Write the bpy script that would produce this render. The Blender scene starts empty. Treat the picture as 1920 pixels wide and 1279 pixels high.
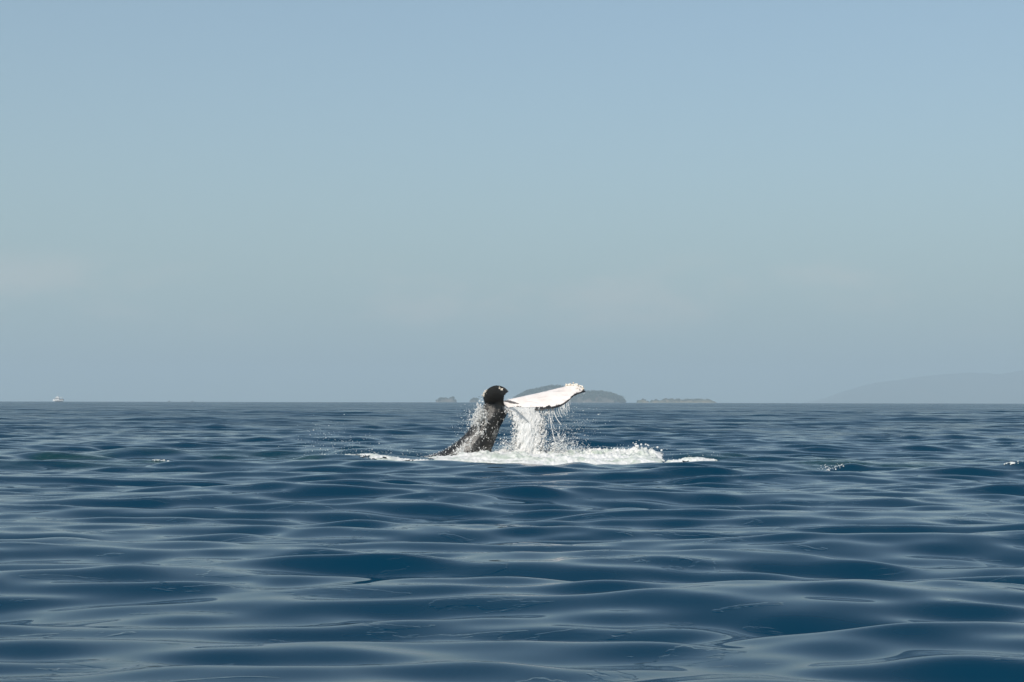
import bpy, bmesh, math, random
import numpy as np
from mathutils import Vector, kdtree

# ----------------------------------------------------------------------------
# camera, sky, sun, exposure
# ----------------------------------------------------------------------------
sc = bpy.context.scene
COL = sc.collection
CAM_H = 1.8                       # eye height above the water, in a small boat
LENS = 55.0
FPX = 1920 * LENS / 36.0          # focal length in photograph pixels
HOR = 752.5                       # horizon row in the photograph (middle of the frame)

cam = bpy.data.cameras.new('camera')
cam.lens = LENS; cam.sensor_width = 36.0
cam.shift_y = (HOR - 639.5) / 1920.0
cam.clip_start = 0.1; cam.clip_end = 30000
cam_ob = bpy.data.objects.new('camera', cam)
cam_ob.location = (0, 0, CAM_H)
cam_ob.rotation_euler = (math.radians(90), math.radians(-0.12), 0)
COL.objects.link(cam_ob)
sc.camera = cam_ob

TO_SUN = Vector((-0.50, -0.80, 0.74)).normalized()
SUN_EL = math.asin(TO_SUN.z)
SUN_AZ = math.atan2(TO_SUN.x, TO_SUN.y)

world = bpy.data.worlds.new('World'); sc.world = world; world.use_nodes = True
wn = world.node_tree; wn.nodes.clear()
w_out = wn.nodes.new('ShaderNodeOutputWorld')
w_bg = wn.nodes.new('ShaderNodeBackground'); w_bg.inputs['Strength'].default_value = 0.146
w_sky = wn.nodes.new('ShaderNodeTexSky'); w_sky.sky_type = 'NISHITA'; w_sky.sun_disc = False
w_sky.sun_elevation = SUN_EL; w_sky.sun_rotation = SUN_AZ
w_sky.air_density = 1.1; w_sky.dust_density = 1.8; w_sky.ozone_density = 4.5
w_tint = wn.nodes.new('ShaderNodeMix'); w_tint.data_type = 'RGBA'; w_tint.blend_type = 'MIX'        # a veil of sea haze, thicker the longer the way through the air
w_tint.inputs['B'].default_value = (2.68, 3.60, 3.98, 1)
wn.links.new(w_sky.outputs[0], w_tint.inputs['A'])
# faint puffs of low cloud all along the horizon
w_tc = wn.nodes.new('ShaderNodeTexCoord'); w_sep = wn.nodes.new('ShaderNodeSeparateXYZ')
wn.links.new(w_tc.outputs['Generated'], w_sep.inputs[0])
w_map = wn.nodes.new('ShaderNodeMapping'); w_map.inputs['Scale'].default_value = (9, 9, 20); w_map.inputs['Location'].default_value = (3.4, 0.3, 0.0)
wn.links.new(w_tc.outputs['Generated'], w_map.inputs['Vector'])
w_nz = wn.nodes.new('ShaderNodeTexNoise'); w_nz.inputs['Scale'].default_value = 1.0; w_nz.inputs['Detail'].default_value = 6; w_nz.inputs['Roughness'].default_value = 0.55
wn.links.new(w_map.outputs['Vector'], w_nz.inputs['Vector'])
def w_math(op, a, b):
    n = wn.nodes.new('ShaderNodeMath'); n.operation = op
    for k, v in enumerate((a, b)):
        if isinstance(v, float): n.inputs[k].default_value = v
        else: wn.links.new(v, n.inputs[k])
    return n.outputs[0]
w_air = w_math('DIVIDE', -0.13, w_math('MAXIMUM', w_sep.outputs['Z'], 0.015))
wn.links.new(w_math('SUBTRACT', 1.0, w_math('POWER', 2.71828, w_air)), w_tint.inputs['Factor'])
def w_range(src, a, b, c, d):
    n = wn.nodes.new('ShaderNodeMapRange'); n.interpolation_type = 'SMOOTHSTEP'
    for k, v in zip(('From Min', 'From Max', 'To Min', 'To Max'), (a, b, c, d)): n.inputs[k].default_value = v
    wn.links.new(src, n.inputs['Value']); return n.outputs[0]
def w_mul(a, b):
    n = wn.nodes.new('ShaderNodeMath'); n.operation = 'MULTIPLY'; wn.links.new(a, n.inputs[0]); wn.links.new(b, n.inputs[1]); return n.outputs[0]
w_mask = w_mul(w_range(w_nz.outputs['Fac'], 0.48, 0.72, 0.0, 0.34), w_mul(w_range(w_sep.outputs['Z'], 0.035, 0.055, 0, 1), w_range(w_sep.outputs['Z'], 0.075, 0.10, 1, 0)))
w_cl = wn.nodes.new('ShaderNodeMix'); w_cl.data_type = 'RGBA'; w_cl.inputs['B'].default_value = (4.6, 4.5, 4.6, 1)
wn.links.new(w_mask, w_cl.inputs['Factor']); wn.links.new(w_tint.outputs['Result'], w_cl.inputs['A'])
w_wb = wn.nodes.new('ShaderNodeMix'); w_wb.data_type = 'RGBA'; w_wb.blend_type = 'MULTIPLY'
w_wb.inputs['Factor'].default_value = 1.0; w_wb.inputs['B'].default_value = (1.0, 0.985, 0.925, 1)   # even tint over the whole sky, takes out some blue
wn.links.new(w_cl.outputs['Result'], w_wb.inputs['A']); wn.links.new(w_wb.outputs['Result'], w_bg.inputs['Color'])
wn.links.new(w_bg.outputs[0], w_out.inputs['Surface'])

sun = bpy.data.lights.new('sun', 'SUN'); sun.energy = 4.0; sun.angle = math.radians(0.5)
sun.color = (1.0, 0.95, 0.87)
sun_ob = bpy.data.objects.new('sun', sun)
sun_ob.rotation_euler = (-TO_SUN).to_track_quat('-Z', 'Y').to_euler()
sun_ob.location = TO_SUN * 100
COL.objects.link(sun_ob)

sc.view_settings.view_transform = 'Standard'; sc.view_settings.look = 'None'
sc.view_settings.exposure = 0.0; sc.view_settings.gamma = 1.0
sc.view_settings.use_curve_mapping = False
sc.render.engine = 'CYCLES'
sc.cycles.max_bounces = 8; sc.cycles.diffuse_bounces = 3; sc.cycles.glossy_bounces = 3
sc.cycles.transmission_bounces = 4; sc.cycles.volume_bounces = 1
sc.cycles.use_denoising = True
sc.cycles.sample_clamp_indirect = 4.0

# ----------------------------------------------------------------------------
# helpers
# ----------------------------------------------------------------------------
def P(px, py, Y):
    """point of the place that stands Y metres out and shows at photo pixel px, py"""
    a = math.radians(-0.12)
    u, v = px - 960, HOR - py
    # undo the camera's slight roll (about the picture centre)
    cx, cy = 0.0, HOR - 639.5
    uu, vv = u - cx, v - cy
    ca, sa = math.cos(a), math.sin(a)
    # roll of the camera by a about its view axis
    ur, vr = u * ca + v * sa, -u * sa + v * ca
    return Vector((ur / FPX * Y, Y, CAM_H + vr / FPX * Y))

def props(o, label=None, cat=None, group=None, kind=None):
    if label: o['label'] = label
    if cat: o['category'] = cat
    if group: o['group'] = group
    if kind: o['kind'] = kind
    return o

def np_mesh(name, verts, quads=None, tris=None, smooth=True):
    verts = np.asarray(verts, dtype=np.float32)
    parts, sizes = [], []
    if quads is not None and len(quads):
        quads = np.asarray(quads, dtype=np.int32); parts.append(quads.ravel()); sizes.append(np.full(len(quads), 4, np.int32))
    if tris is not None and len(tris):
        tris = np.asarray(tris, dtype=np.int32); parts.append(tris.ravel()); sizes.append(np.full(len(tris), 3, np.int32))
    loops = np.concatenate(parts); sz = np.concatenate(sizes)
    starts = np.concatenate(([0], np.cumsum(sz)[:-1])).astype(np.int32)
    me = bpy.data.meshes.new(name)
    me.vertices.add(len(verts)); me.vertices.foreach_set('co', verts.ravel())
    me.loops.add(len(loops)); me.loops.foreach_set('vertex_index', loops)
    me.polygons.add(len(sz)); me.polygons.foreach_set('loop_start', starts)
    if smooth: me.polygons.foreach_set('use_smooth', np.ones(len(sz), dtype=bool))
    me.update(calc_edges=True)
    return me

def link(name, me, mat=None, parent=None):
    o = bpy.data.objects.new(name, me)
    COL.objects.link(o)
    if mat is not None: me.materials.append(mat)
    if parent is not None: o.parent = parent
    return o

def empty(name, loc=(0, 0, 0), rz=0.0):
    o = bpy.data.objects.new(name, None); COL.objects.link(o)
    o.location = loc; o.rotation_euler = (0, 0, rz); o.empty_display_size = 0.2
    return o

def hash3(ix, iy, iz, seed):
    h = (ix.astype(np.int64) * 374761393 + iy.astype(np.int64) * 668265263 + iz.astype(np.int64) * 2147483647 + seed * 1274126177) & 0xffffffff
    h = ((h ^ (h >> 13)) * 1274126177) & 0xffffffff
    h = ((h ^ (h >> 16)) * 2246822519) & 0xffffffff
    return ((h ^ (h >> 15)) & 0xffffff) / float(0xffffff)

def vnoise(x, y, z=None, seed=0):
    x = np.asarray(x, float); y = np.asarray(y, float)
    z = np.zeros_like(x) if z is None else np.asarray(z, float)
    x0, y0, z0 = np.floor(x), np.floor(y), np.floor(z)
    fx, fy, fz = x - x0, y - y0, z - z0
    fx = fx * fx * fx * (fx * (fx * 6 - 15) + 10); fy = fy * fy * fy * (fy * (fy * 6 - 15) + 10); fz = fz * fz * fz * (fz * (fz * 6 - 15) + 10)
    r = 0
    for i in (0, 1):
        for j in (0, 1):
            for k in (0, 1):
                w = (fx if i else 1 - fx) * (fy if j else 1 - fy) * (fz if k else 1 - fz)
                r = r + w * hash3(x0 + i, y0 + j, z0 + k, seed)
    return r

def fbm(x, y, z=None, octv=4, seed=0, gain=0.5):
    s, a, t = 0, 1.0, 0
    for o in range(octv):
        f = 2.0 ** o
        s = s + a * vnoise(x * f + 17.3 * o, y * f - 9.1 * o, None if z is None else z * f, seed + o)
        t += a; a *= gain
    return s / t

def sstep(a, b, x):
    t = np.clip((x - a) / (b - a), 0, 1)
    return t * t * (3 - 2 * t)

def interp(xs, ys, x):
    """smooth (monotone-ish) interpolation through points"""
    xs = np.asarray(xs, float); ys = np.asarray(ys, float); x = np.asarray(x, float)
    m = np.gradient(ys, xs)
    i = np.clip(np.searchsorted(xs, x) - 1, 0, len(xs) - 2)
    h = xs[i + 1] - xs[i]; t = np.clip((x - xs[i]) / h, 0, 1)
    t2, t3 = t * t, t * t * t
    return (2 * t3 - 3 * t2 + 1) * ys[i] + (t3 - 2 * t2 + t) * h * m[i] + (-2 * t3 + 3 * t2) * ys[i + 1] + (t3 - t2) * h * m[i + 1]

# ----------------------------------------------------------------------------
# materials
# ----------------------------------------------------------------------------
def mat(name, color=(0.5, 0.5, 0.5), rough=0.5, spec=0.5, metallic=0.0):
    m = bpy.data.materials.new(name); m.use_nodes = True
    b = m.node_tree.nodes['Principled BSDF']
    b.inputs['Base Color'].default_value = (*color, 1)
    b.inputs['Roughness'].default_value = rough
    b.inputs['Specular IOR Level'].default_value = spec
    b.inputs['Metallic'].default_value = metallic
    return m

def N(m, typ, **kw):
    n = m.node_tree.nodes.new(typ)
    for k, v in kw.items(): setattr(n, k, v)
    return n

def L(m, a, b): m.node_tree.links.new(a, b)

def add_noise_color(m, scale, c1, c2, lo=0.35, hi=0.65, detail=6, coord='Object', dist=0.0):
    b = m.node_tree.nodes['Principled BSDF']
    tc = N(m, 'ShaderNodeTexCoord'); nz = N(m, 'ShaderNodeTexNoise')
    nz.inputs['Scale'].default_value = scale; nz.inputs['Detail'].default_value = detail; nz.inputs['Distortion'].default_value = dist
    rp = N(m, 'ShaderNodeValToRGB'); rp.color_ramp.elements[0].position = lo; rp.color_ramp.elements[1].position = hi
    rp.color_ramp.elements[0].color = (*c1, 1); rp.color_ramp.elements[1].color = (*c2, 1)
    L(m, tc.outputs[coord], nz.inputs['Vector']); L(m, nz.outputs['Fac'], rp.inputs['Fac']); L(m, rp.outputs['Color'], b.inputs['Base Color'])
    return rp

# --- sea water
M_SEA = mat('sea_water', (0.003, 0.016, 0.032), 0.03, 0.5)
def build_sea_material():
    m = M_SEA; nt = m.node_tree; b = nt.nodes['Principled BSDF']
    b.inputs['IOR'].default_value = 1.23
    b.inputs['Specular IOR Level'].default_value = 0.5
    geo = N(m, 'ShaderNodeNewGeometry')
    # water colour: deep blue, greener where it is full of air
    aer = N(m, 'ShaderNodeAttribute', attribute_name='aerated')
    mix = N(m, 'ShaderNodeMix', data_type='RGBA')
    mix.inputs['A'].default_value = (0.0, 0.0265, 0.054, 1)
    mix.inputs['B'].default_value = (0.003, 0.034, 0.040, 1)
    L(m, aer.outputs['Fac'], mix.inputs['Factor']); L(m, mix.outputs['Result'], b.inputs['Base Color'])
    # unresolved wavelets far out: slope noise in world space, only where the mesh cannot carry them
    unr = N(m, 'ShaderNodeAttribute', attribute_name='unresolved')
    mp = N(m, 'ShaderNodeMapping'); mp.inputs['Scale'].default_value = (0.07, 0.22, 1)
    nz = N(m, 'ShaderNodeTexNoise'); nz.inputs['Scale'].default_value = 1.0; nz.inputs['Detail'].default_value = 4
    L(m, geo.outputs['Position'], mp.inputs['Vector']); L(m, mp.outputs['Vector'], nz.inputs['Vector'])
    sub = N(m, 'ShaderNodeVectorMath', operation='SUBTRACT'); sub.inputs[1].default_value = (0.5, 0.5, 0.5)
    L(m, nz.outputs['Color'], sub.inputs[0])
    amp = N(m, 'ShaderNodeVectorMath', operation='MULTIPLY'); amp.inputs[1].default_value = (0.8, 1.9, 0.0)
    L(m, sub.outputs[0], amp.inputs[0])
    sca = N(m, 'ShaderNodeVectorMath', operation='SCALE')
    L(m, amp.outputs[0], sca.inputs[0]); L(m, unr.outputs['Fac'], sca.inputs['Scale'])
    # the same lost wavelets as gloss spread
    ro = N(m, 'ShaderNodeMapRange'); ro.inputs['To Min'].default_value = 0.05; ro.inputs['To Max'].default_value = 0.27
    L(m, unr.outputs['Fac'], ro.inputs['Value'])
    # gusts: rougher and smoother stretches of water, long across the wind
    mpg = N(m, 'ShaderNodeMapping'); mpg.inputs['Scale'].default_value = (0.022, 0.030, 1)
    nzg = N(m, 'ShaderNodeTexNoise'); nzg.inputs['Scale'].default_value = 1.0; nzg.inputs['Detail'].default_value = 5; nzg.inputs['Roughness'].default_value = 0.6
    L(m, geo.outputs['Position'], mpg.inputs['Vector']); L(m, mpg.outputs['Vector'], nzg.inputs['Vector'])
    gr = N(m, 'ShaderNodeMapRange'); gr.inputs['From Min'].default_value = 0.32; gr.inputs['From Max'].default_value = 0.68
    gr.inputs['To Min'].default_value = 0.60; gr.inputs['To Max'].default_value = 1.35
    L(m, nzg.outputs['Fac'], gr.inputs['Value'])
    rm_ = N(m, 'ShaderNodeMath', operation='MULTIPLY'); L(m, ro.outputs[0], rm_.inputs[0]); L(m, gr.outputs[0], rm_.inputs[1])
    L(m, rm_.outputs[0], b.inputs['Roughness'])
    # fine bump: faint ripples plus thin edges of slick patches
    mp2 = N(m, 'ShaderNodeMapping'); mp2.inputs['Scale'].default_value = (0.45, 1.1, 1)
    L(m, geo.outputs['Position'], mp2.inputs['Vector'])
    nz2 = N(m, 'ShaderNodeTexNoise'); nz2.inputs['Scale'].default_value = 1.15; nz2.inputs['Detail'].default_value = 5; nz2.inputs['Roughness'].default_value = 0.55; nz2.inputs['Distortion'].default_value = 0.6
    L(m, mp2.outputs['Vector'], nz2.inputs['Vector'])
    st = N(m, 'ShaderNodeMapRange'); st.interpolation_type = 'SMOOTHSTEP'
    st.inputs['From Min'].default_value = 0.585; st.inputs['From Max'].default_value = 0.602
    L(m, nz2.outputs['Fac'], st.inputs['Value'])
    nz3 = N(m, 'ShaderNodeTexNoise'); nz3.inputs['Scale'].default_value = 3.0; nz3.inputs['Detail'].default_value = 3
    L(m, mp2.outputs['Vector'], nz3.inputs['Vector'])
    mul = N(m, 'ShaderNodeMath', operation='MULTIPLY'); L(m, st.outputs[0], mul.inputs[0]); L(m, nz3.outputs['Fac'], mul.inputs[1])
    aer2 = N(m, 'ShaderNodeMath', operation='MULTIPLY_ADD'); aer2.inputs[1].default_value = 5.0; aer2.inputs[2].default_value = 0.0
    L(m, aer.outputs['Fac'], aer2.inputs[0])
    tex4 = N(m, 'ShaderNodeTexNoise'); tex4.inputs['Scale'].default_value = 4.0; tex4.inputs['Detail'].default_value = 4
    L(m, geo.outputs['Position'], tex4.inputs['Vector'])
    m4 = N(m, 'ShaderNodeMath', operation='MULTIPLY'); L(m, aer2.outputs[0], m4.inputs[0]); L(m, tex4.outputs['Fac'], m4.inputs[1])
    ad = N(m, 'ShaderNodeMath', operation='ADD'); L(m, mul.outputs[0], ad.inputs[0]); L(m, m4.outputs[0], ad.inputs[1])
    bp = N(m, 'ShaderNodeBump'); bp.inputs['Strength'].default_value = 1.0; bp.inputs['Distance'].default_value = 0.009
    L(m, ad.outputs[0], bp.inputs['Height'])
    av = N(m, 'ShaderNodeVectorMath', operation='ADD'); L(m, bp.outputs['Normal'], av.inputs[0]); L(m, sca.outputs[0], av.inputs[1])
    nm = N(m, 'ShaderNodeVectorMath', operation='NORMALIZE'); L(m, av.outputs[0], nm.inputs[0])
    L(m, nm.outputs[0], b.inputs['Normal'])
build_sea_material()

def white_water(name, base, thin, scale, trans=0.35):
    """aerated water: scatters light, lets some through"""
    m = bpy.data.materials.new(name); m.use_nodes = True
    nt = m.node_tree; b = nt.nodes['Principled BSDF']; out = nt.nodes['Material Output']
    b.inputs['Roughness'].default_value = 0.45; b.inputs['IOR'].default_value = 1.33
    geo = N(m, 'ShaderNodeNewGeometry'); nz = N(m, 'ShaderNodeTexNoise')
    nz.inputs['Scale'].default_value = scale; nz.inputs['Detail'].default_value = 6; nz.inputs['Distortion'].default_value = 0.8
    L(m, geo.outputs['Position'], nz.inputs['Vector'])
    rp = N(m, 'ShaderNodeValToRGB'); rp.color_ramp.elements[0].position = 0.36; rp.color_ramp.elements[1].position = 0.55
    rp.color_ramp.elements[0].color = (*thin, 1); rp.color_ramp.elements[1].color = (*base, 1)
    L(m, nz.outputs['Fac'], rp.inputs['Fac'])
    L(m, rp.outputs['Color'], b.inputs['Base Color'])
    tr = N(m, 'ShaderNodeBsdfTranslucent'); L(m, rp.outputs['Color'], tr.inputs['Color'])
    mx = N(m, 'ShaderNodeMixShader'); mx.inputs['Fac'].default_value = trans
    L(m, b.outputs[0], mx.inputs[1]); L(m, tr.outputs[0], mx.inputs[2]); L(m, mx.outputs[0], out.inputs['Surface'])
    return m

M_FOAM = white_water('sea_foam', (0.80, 0.79, 0.76), (0.50, 0.55, 0.48), 2.2, 0.12)
M_SPRAY = white_water('white_spray', (0.95, 0.94, 0.92), (0.90, 0.91, 0.90), 6.0, 0.40)

# ----------------------------------------------------------------------------
# the sea
# ----------------------------------------------------------------------------
EARTH = 6.371e6
WY = 48.4                                        # distance of the whale
rng = np.random.default_rng(17)

def make_waves():
    comps = []
    n = 170
    lam = np.exp(np.linspace(math.log(0.42), math.log(17.0), n)) * rng.uniform(0.96, 1.04, n)
    for l in lam:
        # slope density over log wavelength: broad hump around 1 to 5 m
        u = math.log(l)
        dens = 0.0246 * math.exp(-((u - math.log(1.0)) / 0.55) ** 2) + 0.0125 * math.exp(-((u - math.log(3.8)) / 0.55) ** 2) + 0.0065 * math.exp(-((u - math.log(10.0)) / 0.4) ** 2)
        spread = 0.36 if l < 4 else 0.36
        th = rng.normal(math.radians(-84), spread)       # travels roughly towards the camera
        k = 2 * math.pi / l
        comps.append((k, k * math.cos(th), k * math.sin(th), dens / k * rng.uniform(0.5, 1.5) * 1.41, rng.uniform(0, 2 * math.pi), l))
    return comps
WAVES = make_waves()

# swells and bulges the whale pushes up: x, y, height, half width x, half width y
BULGES = []
def bulge(px, Y, h, sx, sy):
    BULGES.append((P(px, HOR, Y).x, Y, h, sx, sy))
bulge(725, 49.4, 0.33, 1.7, 0.75)       # dark hump left of the tail
bulge(640, 48.6, 0.10, 1.2, 0.6)
bulge(1270, 49.0, 0.22, 2.2, 0.75)      # dark hump right of the foam
bulge(1330, 48.0, 0.10, 1.0, 0.6)
bulge(815, 47.4, -0.10, 1.3, 1.0)
bulge(1010, 46.4, 0.11, 4.6, 1.7)      # the boil that carries the foam
bulge(690, 46.9, 0.10, 2.2, 0.9)
bulge(615, 46.9, 0.10, 1.0, 0.8)
bulge(1310, 45.2, 0.15, 1.2, 0.8)
bulge(940, 42.6, -0.05, 4.0, 1.0)
bulge(615, 42.0, 0.16, 0.55, 0.5)      # crest in front, left
bulge(900, 40.6, 0.10, 1.6, 0.55)
bulge(1085, 41.0, 0.13, 0.6, 0.45)
bulge(1590, 40.8, 0.24, 0.55, 0.30)    # small breaking lumps on the right
bulge(1690, 40.4, 0.14, 1.2, 0.5)
bulge(1910, 39.8, 0.15, 0.7, 0.30)
bulge(260, 49.5, 0.24, 2.4, 0.8)
bulge(90, 47.5, 0.24, 2.0, 0.7)

def displace(x, y, spacing=None):
    """wave displacement at rest position x, y -> dx, dy, dz, lost slope variance"""
    x = np.asarray(x, float); y = np.asarray(y, float)
    dx = np.zeros_like(x); dy = np.zeros_like(x); dz = np.zeros_like(x); lost = np.zeros_like(x); tot = 0.0
    for k, kx, ky, a, ph, l in WAVES:
        w = 1.0
        if spacing is not None:
            w = sstep(2.2, 4.5, l / spacing)
            lost += (1 - w * w) * (a * k) ** 2; tot += (a * k) ** 2
        p = kx * x + ky * y + ph
        s, c = np.sin(p), np.cos(p)
        dz += w * a * c
        q = 0.22 * a * w
        dx -= q * (kx / k) * s; dy -= q * (ky / k) * s
    # gusts: calmer and livelier patches
    g = 0.45 + 1.10 * fbm(x / 4.0, y / 5.0, octv=3, seed=8)
    dx *= g; dy *= g; dz *= g
    for bx, by, h, sx, sy in BULGES:
        dz += h * np.exp(-((x - bx) / sx) ** 2 - ((y - by) / sy) ** 2)
    return dx, dy, dz, (lost / tot if tot else lost)

def sea_z(x, y):
    # two fixed-point steps undo the sideways part of the wave motion
    x = np.asarray(x, float); y = np.asarray(y, float); u, v = x.copy(), y.copy()
    for _ in range(3):
        dx, dy, dz, _l = displace(u, v)
        u, v = x - dx, y - dy
    return displace(u, v)[2]

def build_sea():
    r = [3.0]
    while r[-1] < 8: r.append(r[-1] + 0.06)
    while r[-1] < 320: r.append(r[-1] * 1.0026)
    while r[-1] < 13000: r.append(r[-1] * 1.013)
    r = np.array(r)
    dr = np.gradient(r)
    half = math.radians(23.5)
    front = np.linspace(-half, half, 480)
    side = np.linspace(half, 2 * math.pi - half, 74)[1:-1]
    ang = np.concatenate((front, side))
    R, A = np.meshgrid(r, ang, indexing='ij')
    SP = np.maximum(dr[:, None] * np.ones_like(A), R * (np.concatenate((np.full(480, 0.0017), np.full(72, 0.07)))[None, :]))
    X = R * np.sin(A); Y = R * np.cos(A)
    dx, dy, dz, lost = displace(X, Y, SP)
    V = np.stack((X + dx, Y + dy, dz - R ** 2 / (2 * EARTH)), -1).reshape(-1, 3)   # the sea curves away with the earth
    nr, na = R.shape
    idx = np.arange(nr * na).reshape(nr, na)
    nxt = np.roll(idx, -1, axis=1)
    quads = np.stack((idx[:-1], idx[1:], nxt[1:], nxt[:-1]), -1).reshape(-1, 4)[:, ::-1]
    V = np.vstack((V, [[0, 0, 0]])); c = nr * na
    tris = np.stack((np.full(na, c), idx[0], nxt[0]), -1)[:, ::-1]
    me = np_mesh('sea', V, quads, tris)
    a = me.attributes.new('unresolved', 'FLOAT', 'POINT'); a.data.foreach_set('value', np.append(np.sqrt(lost).ravel(), 0).astype(np.float32))
    # churned water around the whale's path, full of fine bubbles
    xx, yy = V[:, 0], V[:, 1]
    band = np.exp(-((yy - (45.6 - 0.06 * xx)) / 3.4) ** 2)
    nz = fbm(xx / 2.2, yy / 1.6, octv=4, seed=3)
    core = np.exp(-((xx - 0.5) / 9.0) ** 2)
    aer = np.clip(band * (sstep(0.47, 0.66, nz) + 0.2 * core), 0, 1)
    b_ = me.attributes.new('aerated', 'FLOAT', 'POINT'); b_.data.foreach_set('value', aer.astype(np.float32))
    o = link('sea', me, M_SEA)
    props(o, 'deep blue sea with smooth rolling wavelets reaching the horizon', 'sea', kind='structure')
build_sea()

# ----------------------------------------------------------------------------
# far land: islands and the headland on the right
# ----------------------------------------------------------------------------
M_ROCK = mat('island_rock', (0.22, 0.17, 0.13), 0.9)
add_noise_color(M_ROCK, 0.05, (0.07, 0.065, 0.05), (0.16, 0.13, 0.10))
M_SCRUB = mat('dry_scrub', (0.12, 0.11, 0.06), 0.9)
add_noise_color(M_SCRUB, 0.045, (0.07, 0.08, 0.035), (0.24, 0.19, 0.12))
M_LEAF = mat('woodland_leaves', (0.05, 0.07, 0.03), 0.8)
add_noise_color(M_LEAF, 0.1, (0.025, 0.040, 0.017), (0.07, 0.075, 0.035))
M_BARK = mat('palm_bark', (0.12, 0.09, 0.06), 0.9)
M_HILL = mat('headland_slopes', (0.06, 0.07, 0.04), 0.9)
add_noise_color(M_HILL, 0.006, (0.04, 0.055, 0.03), (0.10, 0.09, 0.055))

def island(name, prof, Y, depth, material, label, seed, rough=0.18):
    """terrain whose ridge follows prof (photo px, height in photo px above the water)"""
    s = Y / FPX
    xs = np.array([(p[0] - 960) * s for p in prof]); hs = np.array([p[1] * s for p in prof])
    nx = max(60, int((xs[-1] - xs[0]) / 2.0)); ny = 36
    sink = Y * Y / (2 * EARTH)
    X = np.linspace(xs[0], xs[-1], nx); H = np.maximum(np.interp(X, xs, hs), 0)
    v = np.linspace(-1, 1, ny)
    XX, VV = np.meshgrid(X, v, indexing='ij')
    end = np.clip(np.minimum(X - xs[0], xs[-1] - X) / (0.12 * (xs[-1] - xs[0])), 0, 1) ** 0.5
    D = depth * (0.35 + 0.65 * end)
    YY = Y + VV * D[:, None]
    Z = H[:, None] * np.clip(1 - VV ** 2, 0, 1) ** 0.55
    Z = Z * (1 + rough * (fbm(XX / 14, YY / 14, octv=4, seed=seed) - 0.5) * 2) - sink
    idx = np.arange(nx * ny).reshape(nx, ny)
    q = np.stack((idx[:-1, :-1], idx[1:, :-1], idx[1:, 1:], idx[:-1, 1:]), -1).reshape(-1, 4)
    me = np_mesh(name, np.stack((XX, YY, Z), -1).reshape(-1, 3), q)
    o = link(name, me, material)
    props(o, label, 'island', kind='structure')
    return X, H - sink, D

def leaf_cloud(centres, radii, per, leaf, seed):
    """leafy crowns as many small tilted faces spread through each crown's volume"""
    g = np.random.default_rng(seed)
    n = len(centres) * per
    C = np.repeat(np.asarray(centres), per, 0); R = np.repeat(np.asarray(radii), per, 0)
    d = g.normal(size=(n, 3)); d /= np.linalg.norm(d, axis=1, keepdims=True)
    rad = g.uniform(0.45, 1.0, n) ** 0.6
    # uneven outline: clumps
    lump = 0.75 + 0.5 * vnoise(d[:, 0] * 2.2 + C[:, 0], d[:, 1] * 2.2 + C[:, 1], d[:, 2] * 2.2, seed)
    pos = C + d * R * (rad * lump)[:, None]
    t1 = g.normal(size=(n, 3)); t1 /= np.linalg.norm(t1, axis=1, keepdims=True)
    nn = d + 0.6 * g.normal(size=(n, 3))
    t2 = np.cross(nn, t1); t2 /= np.linalg.norm(t2, axis=1, keepdims=True)
    sz = leaf * g.uniform(0.6, 1.3, (n, 1))
    V = np.stack((pos - t1 * sz, pos - t2 * sz * 0.7, pos + t1 * sz, pos + t2 * sz * 0.7), 1).reshape(-1, 3)
    q = np.arange(n * 4).reshape(n, 4)
    return V, q

def woodland(name, X, H, D, Y, count, size, label, seed, xr=None, leaf=0.8):
    g = np.random.default_rng(seed)
    cs, rs = [], []
    for _ in range(count):
        x = g.uniform(*(xr or (X[0], X[-1])))
        h = np.interp(x, X, H); d = np.interp(x, X, D)
        if h < 1.0: continue
        v = g.uniform(-0.97, 0.4)
        z = (h + Y * Y / (2 * EARTH)) * max(1 - v * v, 0) ** 0.55 - Y * Y / (2 * EARTH)
        r = size * 2.4 * g.uniform(0.6, 1.4) * min(1, h / (3.8 * size) + 0.35)
        cs.append((x, Y + v * d, z + 0.12 * r)); rs.append((r, r, r * 0.85))
    x = X[0] + 2 * size
    while size > 3 and x < X[-1]:                    # taller trees along the ridge
        r = size * g.uniform(1.7, 3.2); h = np.interp(x, X, H)
        if h > 6: cs.append((x, Y - g.uniform(0, .2) * np.interp(x, X, D), h + 0.2 * r + g.uniform(-2, 3))); rs.append((r, r, r * .9))
        x += r * g.uniform(1.2, 2.1)
    V, q = leaf_cloud(cs, rs, 110, leaf * 2.2, seed)
    o = link(name, np_mesh(name, V, q, smooth=False), M_LEAF)
    props(o, label, 'woodland', kind='stuff')

IY = 5000.0
X, H, D = island('island', [(955, 0), (962, 3), (972, 9), (984, 15), (992, 19), (1000, 21), (1012, 24), (1030, 27), (1048, 27), (1062, 24), (1080, 19), (1100, 17), (1122, 18), (1140, 15), (1155, 11), (1164, 7), (1171, 0)], IY, 140, M_ROCK,
                 'tallest wooded island on the horizon behind the white fluke', 21)
woodland('island_woodland', X, H, D, IY, 480, 3.4, 'hazy dark trees covering the tallest island behind the fluke', 31)
X, H, D = island('island', [(817, 0), (820, 5), (826, 6.5), (838, 6.5), (844, 7), (847, 9.5), (850, 8), (852, 5), (857, 0)], IY + 150, 34, M_ROCK,
                 'low flat islet left of the tail, farthest left of the islands', 22)
woodland('island_woodland', X, H, D, IY + 150, 26, 1.6, 'low scrub on the flat islet left of the tail', 32)
X, H, D = island('island', [(880, 0), (883, 4), (888, 6.5), (894, 6), (898, 0)], IY + 100, 20, M_ROCK,
                 'tiny round islet just left of the dark fluke', 23)
woodland('island_woodland', X, H, D, IY + 100, 18, 1.5, 'bushes on the tiny islet just left of the dark fluke', 33)
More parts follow.
